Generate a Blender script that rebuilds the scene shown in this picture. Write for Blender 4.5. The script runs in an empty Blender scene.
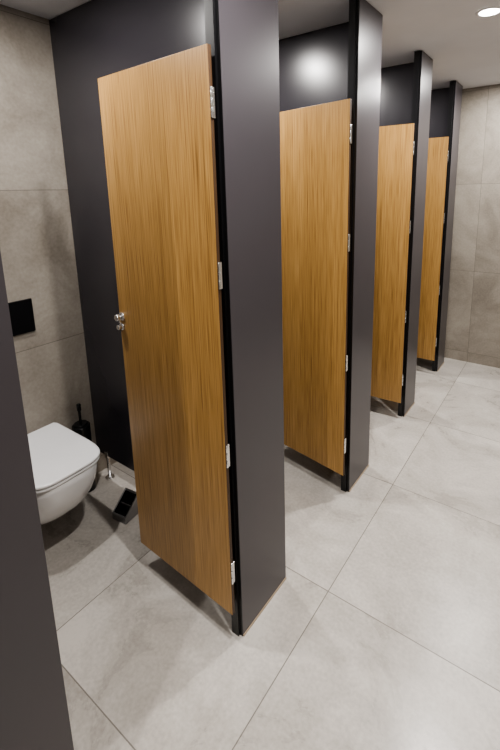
import bpy, bmesh, math
from mathutils import Matrix, Vector

H = 1.65
XF = -0.516*H          # front plane of the cubicles
XB = -1.318*H          # back wall
CEIL = 1.508*H
PITCH = 0.575*H
YFAR = 2.545*H
YNEAR = -0.95*H
XR = 0.62*H
T = 0.478*H
scene = bpy.context.scene
col = scene.collection
try:
    scene.view_settings.look = 'AgX - Medium High Contrast'
except Exception:
    pass

# ---------------------------------------------------------------- materials
def new_mat(name):
    m = bpy.data.materials.new(name); m.use_nodes = True
    nt = m.node_tree
    b = nt.nodes['Principled BSDF']
    return m, nt, b

def N(nt, t, **kw):
    n = nt.nodes.new(t)
    for k, v in kw.items():
        setattr(n, k, v)
    return n

def math_node(nt, op, a, b=None):
    n = N(nt, 'ShaderNodeMath', operation=op)
    for i, v in enumerate((a, b)):
        if v is None: continue
        if isinstance(v, (int, float)): n.inputs[i].default_value = v
        else: nt.links.new(v, n.inputs[i])
    return n.outputs[0]

def simple(name, colr, rough=0.4, metal=0.0, bump=0.0, coat=0.0, spec=0.5):
    m, nt, b = new_mat(name)
    b.inputs['Metallic'].default_value = metal
    b.inputs['Coat Weight'].default_value = coat
    b.inputs['Specular IOR Level'].default_value = spec
    b.inputs['Roughness'].default_value = rough
    tc = N(nt, 'ShaderNodeTexCoord')
    no = N(nt, 'ShaderNodeTexNoise'); no.inputs['Scale'].default_value = 5
    nt.links.new(tc.outputs['Object'], no.inputs['Vector'])
    mx = N(nt, 'ShaderNodeMix', data_type='RGBA')
    mx.inputs[6].default_value = (*[c*0.95 for c in colr], 1)
    mx.inputs[7].default_value = (*[min(1, c*1.05) for c in colr], 1)
    nt.links.new(no.outputs['Fac'], mx.inputs[0])
    nt.links.new(mx.outputs[2], b.inputs['Base Color'])
    return m

def concrete(name, c1, c2, grout, axes, offs, rough=0.45, scale=2.2, fine=0.25, gw=0.0016):
    m, nt, b = new_mat(name)
    L = nt.links
    tc = N(nt, 'ShaderNodeTexCoord')
    sp = N(nt, 'ShaderNodeSeparateXYZ'); L.new(tc.outputs['Object'], sp.inputs[0])
    masks = []; cells = []
    for a, o in zip(axes, offs):
        v = math_node(nt, 'SUBTRACT', sp.outputs[a], o)
        v = math_node(nt, 'DIVIDE', v, T)
        pp = math_node(nt, 'PINGPONG', v, 0.5)
        masks.append(math_node(nt, 'LESS_THAN', pp, gw/T))
        cells.append(math_node(nt, 'FLOOR', v))
    g = math_node(nt, 'MAXIMUM', masks[0], masks[1])
    cb = N(nt, 'ShaderNodeCombineXYZ'); L.new(cells[0], cb.inputs[0]); L.new(cells[1], cb.inputs[1])
    wn = N(nt, 'ShaderNodeTexWhiteNoise'); L.new(cb.outputs[0], wn.inputs['Vector'])
    vm = N(nt, 'ShaderNodeVectorMath', operation='MULTIPLY_ADD')
    L.new(wn.outputs['Color'], vm.inputs[0]); vm.inputs[1].default_value = (7, 7, 7)
    L.new(tc.outputs['Object'], vm.inputs[2])
    n1 = N(nt, 'ShaderNodeTexNoise'); n1.inputs['Scale'].default_value = scale
    n1.inputs['Detail'].default_value = 10; n1.inputs['Roughness'].default_value = 0.66
    n1.inputs['Distortion'].default_value = 0.8
    L.new(vm.outputs[0], n1.inputs['Vector'])
    n2 = N(nt, 'ShaderNodeTexNoise'); n2.inputs['Scale'].default_value = 70
    n2.inputs['Detail'].default_value = 5
    L.new(tc.outputs['Object'], n2.inputs['Vector'])
    f = math_node(nt, 'MULTIPLY', n2.outputs['Fac'], fine)
    f = math_node(nt, 'SUBTRACT', f, fine/2)
    f = math_node(nt, 'ADD', f, n1.outputs['Fac'])
    cr = N(nt, 'ShaderNodeValToRGB')
    cr.color_ramp.elements[0].position = 0.30; cr.color_ramp.elements[0].color = (*c1, 1)
    cr.color_ramp.elements[1].position = 0.68; cr.color_ramp.elements[1].color = (*c2, 1)
    L.new(f, cr.inputs[0])
    mx = N(nt, 'ShaderNodeMix', data_type='RGBA')
    L.new(g, mx.inputs[0]); L.new(cr.outputs[0], mx.inputs[6]); mx.inputs[7].default_value = (*grout, 1)
    L.new(mx.outputs[2], b.inputs['Base Color'])
    mr = N(nt, 'ShaderNodeMapRange')
    mr.inputs['To Min'].default_value = rough-0.08; mr.inputs['To Max'].default_value = rough+0.1
    L.new(n1.outputs['Fac'], mr.inputs['Value']); L.new(mr.outputs['Result'], b.inputs['Roughness'])
    h = math_node(nt, 'SUBTRACT', math_node(nt, 'MULTIPLY', n2.outputs['Fac'], 0.12), g)
    bp = N(nt, 'ShaderNodeBump'); bp.inputs['Strength'].default_value = 0.2
    bp.inputs['Distance'].default_value = 0.001
    L.new(h, bp.inputs['Height']); L.new(bp.outputs['Normal'], b.inputs['Normal'])
    return m

def wood(name):
    m, nt, b = new_mat(name)
    L = nt.links
    tc = N(nt, 'ShaderNodeTexCoord')
    oi = N(nt, 'ShaderNodeObjectInfo')
    va = N(nt, 'ShaderNodeVectorMath', operation='ADD')
    L.new(tc.outputs['Object'], va.inputs[0])
    rr = math_node(nt, 'MULTIPLY', oi.outputs['Random'], 5.0)
    cmb = N(nt, 'ShaderNodeCombineXYZ'); L.new(rr, cmb.inputs[0]); L.new(rr, cmb.inputs[2])
    L.new(cmb.outputs[0], va.inputs[1])
    def streak(sx, sz, det, dist=0.0):
        mp = N(nt, 'ShaderNodeMapping'); mp.inputs['Scale'].default_value = (sx, sx, sz)
        L.new(va.outputs[0], mp.inputs[0])
        n = N(nt, 'ShaderNodeTexNoise'); n.inputs['Scale'].default_value = 1
        n.inputs['Detail'].default_value = det; n.inputs['Distortion'].default_value = dist
        L.new(mp.outputs[0], n.inputs['Vector'])
        return n.outputs['Fac']
    a = streak(9, 0.35, 2, 0.2)
    c = streak(400, 5.5, 2)
    d = streak(180, 1.2, 2)
    v = math_node(nt, 'MULTIPLY', a, 0.12)
    v = math_node(nt, 'ADD', v, math_node(nt, 'MULTIPLY', c, 0.52))
    v = math_node(nt, 'ADD', v, math_node(nt, 'MULTIPLY', d, 0.36))
    cr = N(nt, 'ShaderNodeValToRGB')
    e = cr.color_ramp.elements
    e[0].position = 0.36; e[0].color = (0.195, 0.098, 0.029, 1)
    e[1].position = 0.64; e[1].color = (0.500, 0.300, 0.110, 1)
    k = e.new(0.49); k.color = (0.375, 0.212, 0.068, 1)
    L.new(v, cr.inputs[0]); L.new(cr.outputs[0], b.inputs['Base Color'])
    b.inputs['Roughness'].default_value = 0.36
    bp = N(nt, 'ShaderNodeBump'); bp.inputs['Strength'].default_value = 0.1
    bp.inputs['Distance'].default_value = 0.0006
    L.new(c, bp.inputs['Height']); L.new(bp.outputs['Normal'], b.inputs['Normal'])
    return m

M_floor = concrete('floor_tiles', (0.365, 0.337, 0.305), (0.60, 0.566, 0.525), (0.20, 0.183, 0.162),
                   (0, 1), (-0.407*H, 0.803*H), rough=0.28, scale=2.6, fine=0.38, gw=0.0020)
M_wallX = concrete('wall_tiles_x', (0.225, 0.196, 0.162), (0.41, 0.371, 0.322), (0.17, 0.15, 0.128),
                   (1, 2), (0.37*H, 1.015*H), rough=0.5, scale=2.4)
M_wallY = concrete('wall_tiles_y', (0.20, 0.176, 0.146), (0.37, 0.333, 0.285), (0.16, 0.14, 0.118),
                   (0, 2), (-0.407*H, 1.015*H), rough=0.5, scale=2.4)
M_ceil = simple('ceiling_paint', (0.76, 0.76, 0.78), 0.8)
M_dark = simple('anthracite_laminate', (0.056, 0.050, 0.058), 0.31, spec=0.6)
M_panel = simple('anthracite_partition', (0.040, 0.037, 0.044), 0.26, spec=0.65)
M_black = simple('black_edge', (0.005, 0.005, 0.006), 0.35)
M_wood = wood('oak_veneer')
M_wedge = simple('oak_edge', (0.06, 0.03, 0.012), 0.5)
M_steel = simple('brushed_steel', (0.78, 0.78, 0.78), 0.25, 1.0)
M_binst = simple('bin_steel', (0.34, 0.34, 0.35), 0.28, 1.0)
M_white = simple('ceramic', (0.84, 0.84, 0.85), 0.08, coat=0.5)
M_seat = simple('toilet_seat_plastic', (0.86, 0.86, 0.87), 0.2)
M_bplastic = simple('black_plastic', (0.008, 0.008, 0.009), 0.25)
M_strip = simple('silicone_strip', (0.42, 0.33, 0.24), 0.6)
M_ring = simple('white_metal', (0.8, 0.8, 0.8), 0.4)
M_emit, _nt, _b = new_mat('lamp_glass')
_b.inputs['Emission Color'].default_value = (1, 0.98, 0.95, 1)
_b.inputs['Emission Strength'].default_value = 45

# ---------------------------------------------------------------- helpers
def obj_from_bm(name, bm, mat, parent=None, smooth=False):
    me = bpy.data.meshes.new(name)
    bm.normal_update()
    bm.to_mesh(me); bm.free()
    if isinstance(mat, (list, tuple)):
        for mm in mat: me.materials.append(mm)
    else: me.materials.append(mat)
    if smooth:
        for p in me.polygons: p.use_smooth = True
    o = bpy.data.objects.new(name, me)
    col.objects.link(o)
    if parent: o.parent = parent
    return o

def box(name, lo, hi, mat, parent=None, bevel=0.0):
    bm = bmesh.new()
    bmesh.ops.create_cube(bm, size=1)
    s = [hi[i]-lo[i] for i in range(3)]; c = [(hi[i]+lo[i])/2 for i in range(3)]
    bmesh.ops.scale(bm, vec=s, verts=bm.verts)
    bmesh.ops.translate(bm, vec=c, verts=bm.verts)
    if bevel:
        bmesh.ops.bevel(bm, geom=bm.edges[:], offset=bevel, segments=2, affect='EDGES', profile=0.5)
    return obj_from_bm(name, bm, mat, parent)

def cyl(name, p, r, d, axis, mat, parent=None, r2=None, seg=32, bevel=0.0):
    bm = bmesh.new()
    bmesh.ops.create_cone(bm, cap_ends=True, segments=seg, radius1=r, radius2=r if r2 is None else r2, depth=d)
    if bevel:
        ed = [e for e in bm.edges if abs(e.verts[0].co.z-e.verts[1].co.z) < 1e-6]
        bmesh.ops.bevel(bm, geom=ed, offset=bevel, segments=3, affect='EDGES', profile=0.5)
    if axis == 'x': bmesh.ops.rotate(bm, matrix=Matrix.Rotation(math.pi/2, 3, 'Y'), verts=bm.verts)
    if axis == 'y': bmesh.ops.rotate(bm, matrix=Matrix.Rotation(math.pi/2, 3, 'X'), verts=bm.verts)
    bmesh.ops.translate(bm, vec=p, verts=bm.verts)
    o = obj_from_bm(name, bm, mat, parent)
    for pl in o.data.polygons:
        pl.use_smooth = len(pl.vertices) == 4
    return o

def empty(name, loc=(0, 0, 0)):
    e = bpy.data.objects.new(name, None); e.empty_display_size = 0.1
    e.location = loc; col.objects.link(e); return e

# ---------------------------------------------------------------- room shell
W = 0.1
box('floor', (XB-W, YNEAR-W, -0.1), (XR+W, YFAR+W, 0), M_floor)
box('ceiling', (XB-W, YNEAR-W, CEIL), (XR+W, YFAR+W, CEIL+0.1), M_ceil)
box('wall_left', (XB-W, YNEAR, 0), (XB, YFAR, CEIL), M_wallX)
box('wall_right', (XR, YNEAR, 0), (XR+W, YFAR, CEIL), M_wallX)
box('wall_far', (XB-W, YFAR, 0), (XR+W, YFAR+W, CEIL), M_wallY)
box('wall_near', (XB-W, YNEAR-W, 0), (XR+W, YNEAR, CEIL), M_wallY)

# ---------------------------------------------------------------- cubicles
Z_D0, Z_D1 = 0.0805*H, 1.242*H
HW = 0.334*H
hinge_z = [1.15*H, 0.847*H, 0.473*H, 0.189*H]
PY = {-2: (-0.5535, -0.3725), -1: (0.0215, 0.2085), 0: (0.5940, 0.7735), 1: (1.164, 1.333),
      2: (1.743, 1.893), 3: (2.313, 2.462)}
HY = {-1: -0.008, 0: 0.568, 1: 1.128, 2: 1.704, 3: 2.258}

def partition(k):
    root = empty('cubicle_partition', (0, 0, 0))
    y0, y1 = PY[k][0]*H, PY[k][1]*H
    top = CEIL-0.004
    box('pilaster', (XF-0.013, y0, 0.006), (XF, y1, top), M_dark, root, bevel=0.001)
    box('jamb', (XF-0.046, y0-0.010, 0.0), (XF-0.0135, y0+0.012, top), M_black, root)
    box('edge_band', (XF-0.014, y0-0.0012, 0.0), (XF-0.001, y0-0.0002, top), M_black, root)
    box('end_return', (XF-0.035, y1-0.012, 0.006), (XF-0.0135, y1, top), M_dark, root)
    box('floor_strip', (XF-0.012, y0+0.002, 0.0), (XF+0.003, y1, 0.008), M_strip, root)
    py = min(0.752*H+k*PITCH, y1-0.03)
    box('panel', (XB+0.002, py, 0.15), (XF-0.0135, py+0.013, top), M_panel, root)
    for lx in (XB+0.10, XF-0.30):
        cyl('leg', (lx, py+0.0065, 0.078), 0.010, 0.152, 'z', M_steel, root)
        cyl('leg_foot', (lx, py+0.0065, 0.005), 0.026, 0.010, 'z', M_steel, root, bevel=0.002)
        box('leg_clamp', (lx-0.014, py-0.006, 0.135), (lx+0.014, py+0.019, 0.175), M_steel, root, bevel=0.002)
    return root

def door(n, k, ang):
    hx, hy = XF-0.010, HY[k]*H
    root = empty('door_%d' % n, (hx, hy, 0))
    root.rotation_euler = (0, 0, math.radians(-ang))
    bm = bmesh.new()
    bmesh.ops.create_cube(bm, size=1)
    bmesh.ops.scale(bm, vec=(HW, 0.014, Z_D1-Z_D0), verts=bm.verts)
    bmesh.ops.translate(bm, vec=(-HW/2, 0.007, (Z_D0+Z_D1)/2), verts=bm.verts)
    bmesh.ops.bevel(bm, geom=bm.edges[:], offset=0.001, segments=2, affect='EDGES', profile=0.5)
    bm.normal_update()
    for f in bm.faces:
        f.material_index = 0 if abs(f.normal.y) > 0.9 else 1
    obj_from_bm('leaf', bm, [M_wood, M_wedge], root)
    for z in hinge_z:
        box('hinge_leaf', (0.0010, 0.003, z-0.042), (0.0035, 0.017, z+0.042), M_steel, root, bevel=0.0005)
        for s in (-0.028, 0.0, 0.028):
            cyl('hinge_knuckle', (0.0035, 0.004, z+s), 0.0036, 0.0265, 'z', M_steel, root, seg=16, bevel=0.001)
    lx, lz = -HW+0.020, 0.715*H
    cyl('lock_rose', (lx, -0.003, lz), 0.017, 0.006, 'y', M_steel, root, bevel=0.002)
    cyl('lock_neck', (lx, -0.012, lz), 0.007, 0.014, 'y', M_steel, root)
    cyl('lock_knob', (lx, -0.024, lz), 0.013, 0.014, 'y', M_steel, root, bevel=0.004)
    cyl('lock_rose_inner', (lx, 0.017, lz), 0.022, 0.007, 'y', M_steel, root, bevel=0.002)
    box('lock_thumb_turn', (lx-0.007, 0.020, lz-0.022), (lx+0.007, 0.040, lz+0.022), M_steel, root, bevel=0.003)
    cyl('lock_lower_rose', (lx-0.006, -0.003, lz-0.042), 0.015, 0.006, 'y', M_steel, root, bevel=0.002)
    cyl('lock_lower_knob', (lx-0.006, -0.014, lz-0.042), 0.010, 0.018, 'y', M_steel, root, bevel=0.003)
    box('lock_bolt', (-HW-0.013, 0.001, lz-0.034), (-HW+0.003, 0.013, lz-0.016), M_steel, root, bevel=0.002)
    return root

angles = {-1: 0, 0: 2.5, 1: 9, 2: -3, 3: 0}
for k in range(-2, 4):
    partition(k)
n = 1
for k in (0, 1, 2, 3, -1):
    door(n, k, angles[k]); n += 1

# ---------------------------------------------------------------- toilet
def outline(L, w, r_pow=3.0, n=44, x0=0.0):
    pts = []
    st = x0+(L-x0)*0.48
    for i in range(n+1):
        a = -math.pi/2+math.pi*i/n
        cx, sy = math.cos(a), math.sin(a)
        x = st+(L-st)*abs(cx)**(2/r_pow)
        y = w*math.copysign(abs(sy)**(2/r_pow), sy)
        pts.append((x, y))
    pts.append((x0+0.02, w*0.985)); pts.append((x0, w*0.93))
    pts.append((x0, -w*0.93)); pts.append((x0+0.02, -w*0.985))
    return pts

def loft(name, secs, mat, parent):
    bm = bmesh.new(); rings = []
    for z, L, w, p, x0 in secs:
        rings.append([bm.verts.new((x, y, z)) for x, y in outline(L, w, p, x0=x0)])
    m = len(rings[0])
    for a, b in zip(rings, rings[1:]):
        for i in range(m):
            bm.faces.new((a[i], a[(i+1) % m], b[(i+1) % m], b[i]))
    bm.faces.new(list(reversed(rings[0]))); bm.faces.new(rings[-1])
    bmesh.ops.recalc_face_normals(bm, faces=bm.faces)
    o = obj_from_bm(name, bm, mat, parent, smooth=True)
    for pl in o.data.polygons:
        if len(pl.vertices) > 4: pl.use_smooth = False
    md = o.modifiers.new('es', 'EDGE_SPLIT'); md.split_angle = math.radians(50)
    return o

def toilet(k):
    root = empty('wall_hung_toilet', (XB+0.001, 0.503*H+k*PITCH, 0.028))
    zt = 0.405
    secs = [(0.085, 0.20, 0.085, 2.4, 0), (0.088, 0.25, 0.105, 2.5, 0), (0.105, 0.30, 0.122, 2.5, 0),
            (0.14, 0.36, 0.137, 2.5, 0), (0.20, 0.43, 0.152, 2.7, 0), (0.26, 0.475, 0.163, 2.9, 0),
            (0.32, 0.503, 0.171, 3.1, 0), (0.37, 0.512, 0.174, 3.4, 0), (zt-0.006, 0.514, 0.175, 3.5, 0), (zt, 0.510, 0.172, 3.5, 0)]
    loft('bowl', secs, M_white, root)
    def slab(nm, z0, z1, L, w, x0, p=4.2):
        r = 0.005
        loft(nm, [(z0, L-r, w-r, p, x0+r), (z0+r*0.5, L-r*0.2, w-r*0.2, p, x0+r*.2), (z0+r, L, w, p, x0),
                  (z1-r, L, w, p, x0), (z1-r*0.5, L-r*0.3, w-r*0.3, p, x0+r*.3), (z1, L-r*1.4, w-r*1.4, p, x0+r*1.4)], M_seat, root)
    slab('seat', zt+0.002, zt+0.016, 0.514, 0.176, 0.045)
    slab('lid', zt+0.020, zt+0.036, 0.517, 0.178, 0.040)
    for s in (-0.075, 0.075):
        cyl('lid_hinge', (0.032, s, zt+0.014), 0.010, 0.045, 'y', M_steel, root, bevel=0.002)
        cyl('hinge_post', (0.032, s, zt+0.004), 0.012, 0.012, 'z', M_steel, root)
    fp = empty('flush_plate', (XB+0.002, 0.519*H+k*PITCH, 0.643*H))
    box('plate', (0.0, -0.125, -0.084), (0.012, 0.125, 0.084), M_bplastic, fp, bevel=0.002)
    box('button_large', (0.012, -0.010, -0.05), (0.015, 0.085, 0.05), M_bplastic, fp, bevel=0.001)
    box('button_small', (0.012, -0.085, -0.05), (0.015, -0.016, 0.05), M_bplastic, fp, bevel=0.001)
    br = empty('toilet_brush', (XB+0.075, 0.680*H+k*PITCH, 0))
    cyl('holder', (0, 0, 0.20), 0.042, 0.40, 'z', M_bplastic, br, r2=0.047, bevel=0.004)
    cyl('handle_cap', (0, 0, 0.405), 0.036, 0.012, 'z', M_bplastic, br, bevel=0.003)
    cyl('handle', (0, 0, 0.455), 0.007, 0.10, 'z', M_bplastic, br)
    cyl('handle_grip', (0, 0, 0.505), 0.011, 0.04, 'z', M_bplastic, br, bevel=0.004)

for k in range(-1, 4):
    toilet(k)

def bin_(x, y, rz):
    root = empty('waste_bin', (x, y, 0)); root.rotation_euler = (0, 0, rz)
    bm = bmesh.new()
    w, d, h0, h1 = 0.046, 0.050, 0.035, 0.115
    b = [bm.verts.new(v) for v in ((-w, -d, 0.002), (w, -d, 0.002), (w, d, 0.002), (-w, d, 0.002))]
    t = [bm.verts.new(v) for v in ((-w, -d, h0), (w, -d, h0), (w, d, h1), (-w, d, h1))]
    i_ = 0.007
    ti = [bm.verts.new(v) for v in ((-w+i_, -d+i_, h0+.004), (w-i_, -d+i_, h0+.004), (w-i_, d-i_, h1-.008), (-w+i_, d-i_, h1-.008))]
    bi = [bm.verts.new((v.co.x*0.95, v.co.y*0.95, 0.012)) for v in ti]
    bm.faces.new(list(reversed(b)))
    for i in range(4):
        j = (i+1) % 4
        bm.faces.new((b[i], b[j], t[j], t[i]))
        bm.faces.new((t[i], t[j], ti[j], ti[i]))
        f = bm.faces.new((ti[i], ti[j], bi[j], bi[i])); f.material_index = 1
    f = bm.faces.new(bi); f.material_index = 1
    obj_from_bm('body', bm, [M_binst, M_bplastic], root)
    box('flap', (-w+0.012, 0.000, 0.050), (w-0.012, 0.006, 0.068), M_binst, root, bevel=0.001)
bin_(-1.055*H, 0.676*H, math.radians(8))

# ---------------------------------------------------------------- lights
def downlight(x, y, power, size=0.07, rr=0.045):
    root = empty('recessed_downlight', (x, y, CEIL))
    bm = bmesh.new()
    prof = [(rr, -0.001), (rr+0.002, -0.006), (rr+0.014, -0.005), (rr+0.018, -0.0005)]
    seg = 40; rings = []
    for r, z in prof:
        rings.append([bm.verts.new((r*math.cos(2*math.pi*i/seg), r*math.sin(2*math.pi*i/seg), z)) for i in range(seg)])
    for a, b in zip(rings, rings[1:]):
        for i in range(seg):
            bm.faces.new((a[i], a[(i+1) % seg], b[(i+1) % seg], b[i]))
    obj_from_bm('trim_ring', bm, M_ring, root, smooth=True)
    cyl('lens', (0, 0, -0.002), rr, 0.003, 'z', M_emit, root)
    ld = bpy.data.lights.new('lamp', 'AREA'); ld.shape = 'DISK'; ld.size = size
    ld.energy = power; ld.color = (1.0, 0.965, 0.925)
    lo = bpy.data.objects.new('lamp', ld); col.objects.link(lo); lo.parent = root
    lo.location = (0, 0, -0.008)

for k in range(-1, 4):
    downlight(-0.935*H, 0.375*H+k*PITCH, 18)
for y, p in ((-0.55, 25), (0.48, 26), (1.508, 30), (2.20, 24)):
    downlight(-0.256*H, y*H, p)

# ---------------------------------------------------------------- world
w = bpy.data.worlds.new('World'); scene.world = w; w.use_nodes = True
w.node_tree.nodes['Background'].inputs[0].default_value = (0.5, 0.5, 0.5, 1)
w.node_tree.nodes['Background'].inputs[1].default_value = 0.1

# ---------------------------------------------------------------- camera
px, py, f = 270.0, 277.0, 422.0
def cv(u, v): return Vector((u-px, -(v-py), -f)).normalized()
Yc = cv(574, 185)
Zc = -cv(308, 2350); Zc = (Zc-Yc*Zc.dot(Yc)).normalized()
Xc = Yc.cross(Zc)
R = Matrix((Xc, Yc, Zc))
cam = bpy.data.cameras.new('camera'); co = bpy.data.objects.new('camera', cam); col.objects.link(co)
cam.sensor_fit = 'VERTICAL'; cam.sensor_height = 36; cam.sensor_width = 24
cam.lens = f/750*36
cam.shift_x = (250-px)/750; cam.shift_y = (py-375)/750
cam.clip_start = 0.02
co.matrix_world = Matrix.Translation((0, 0, H)) @ R.to_4x4()
scene.camera = co
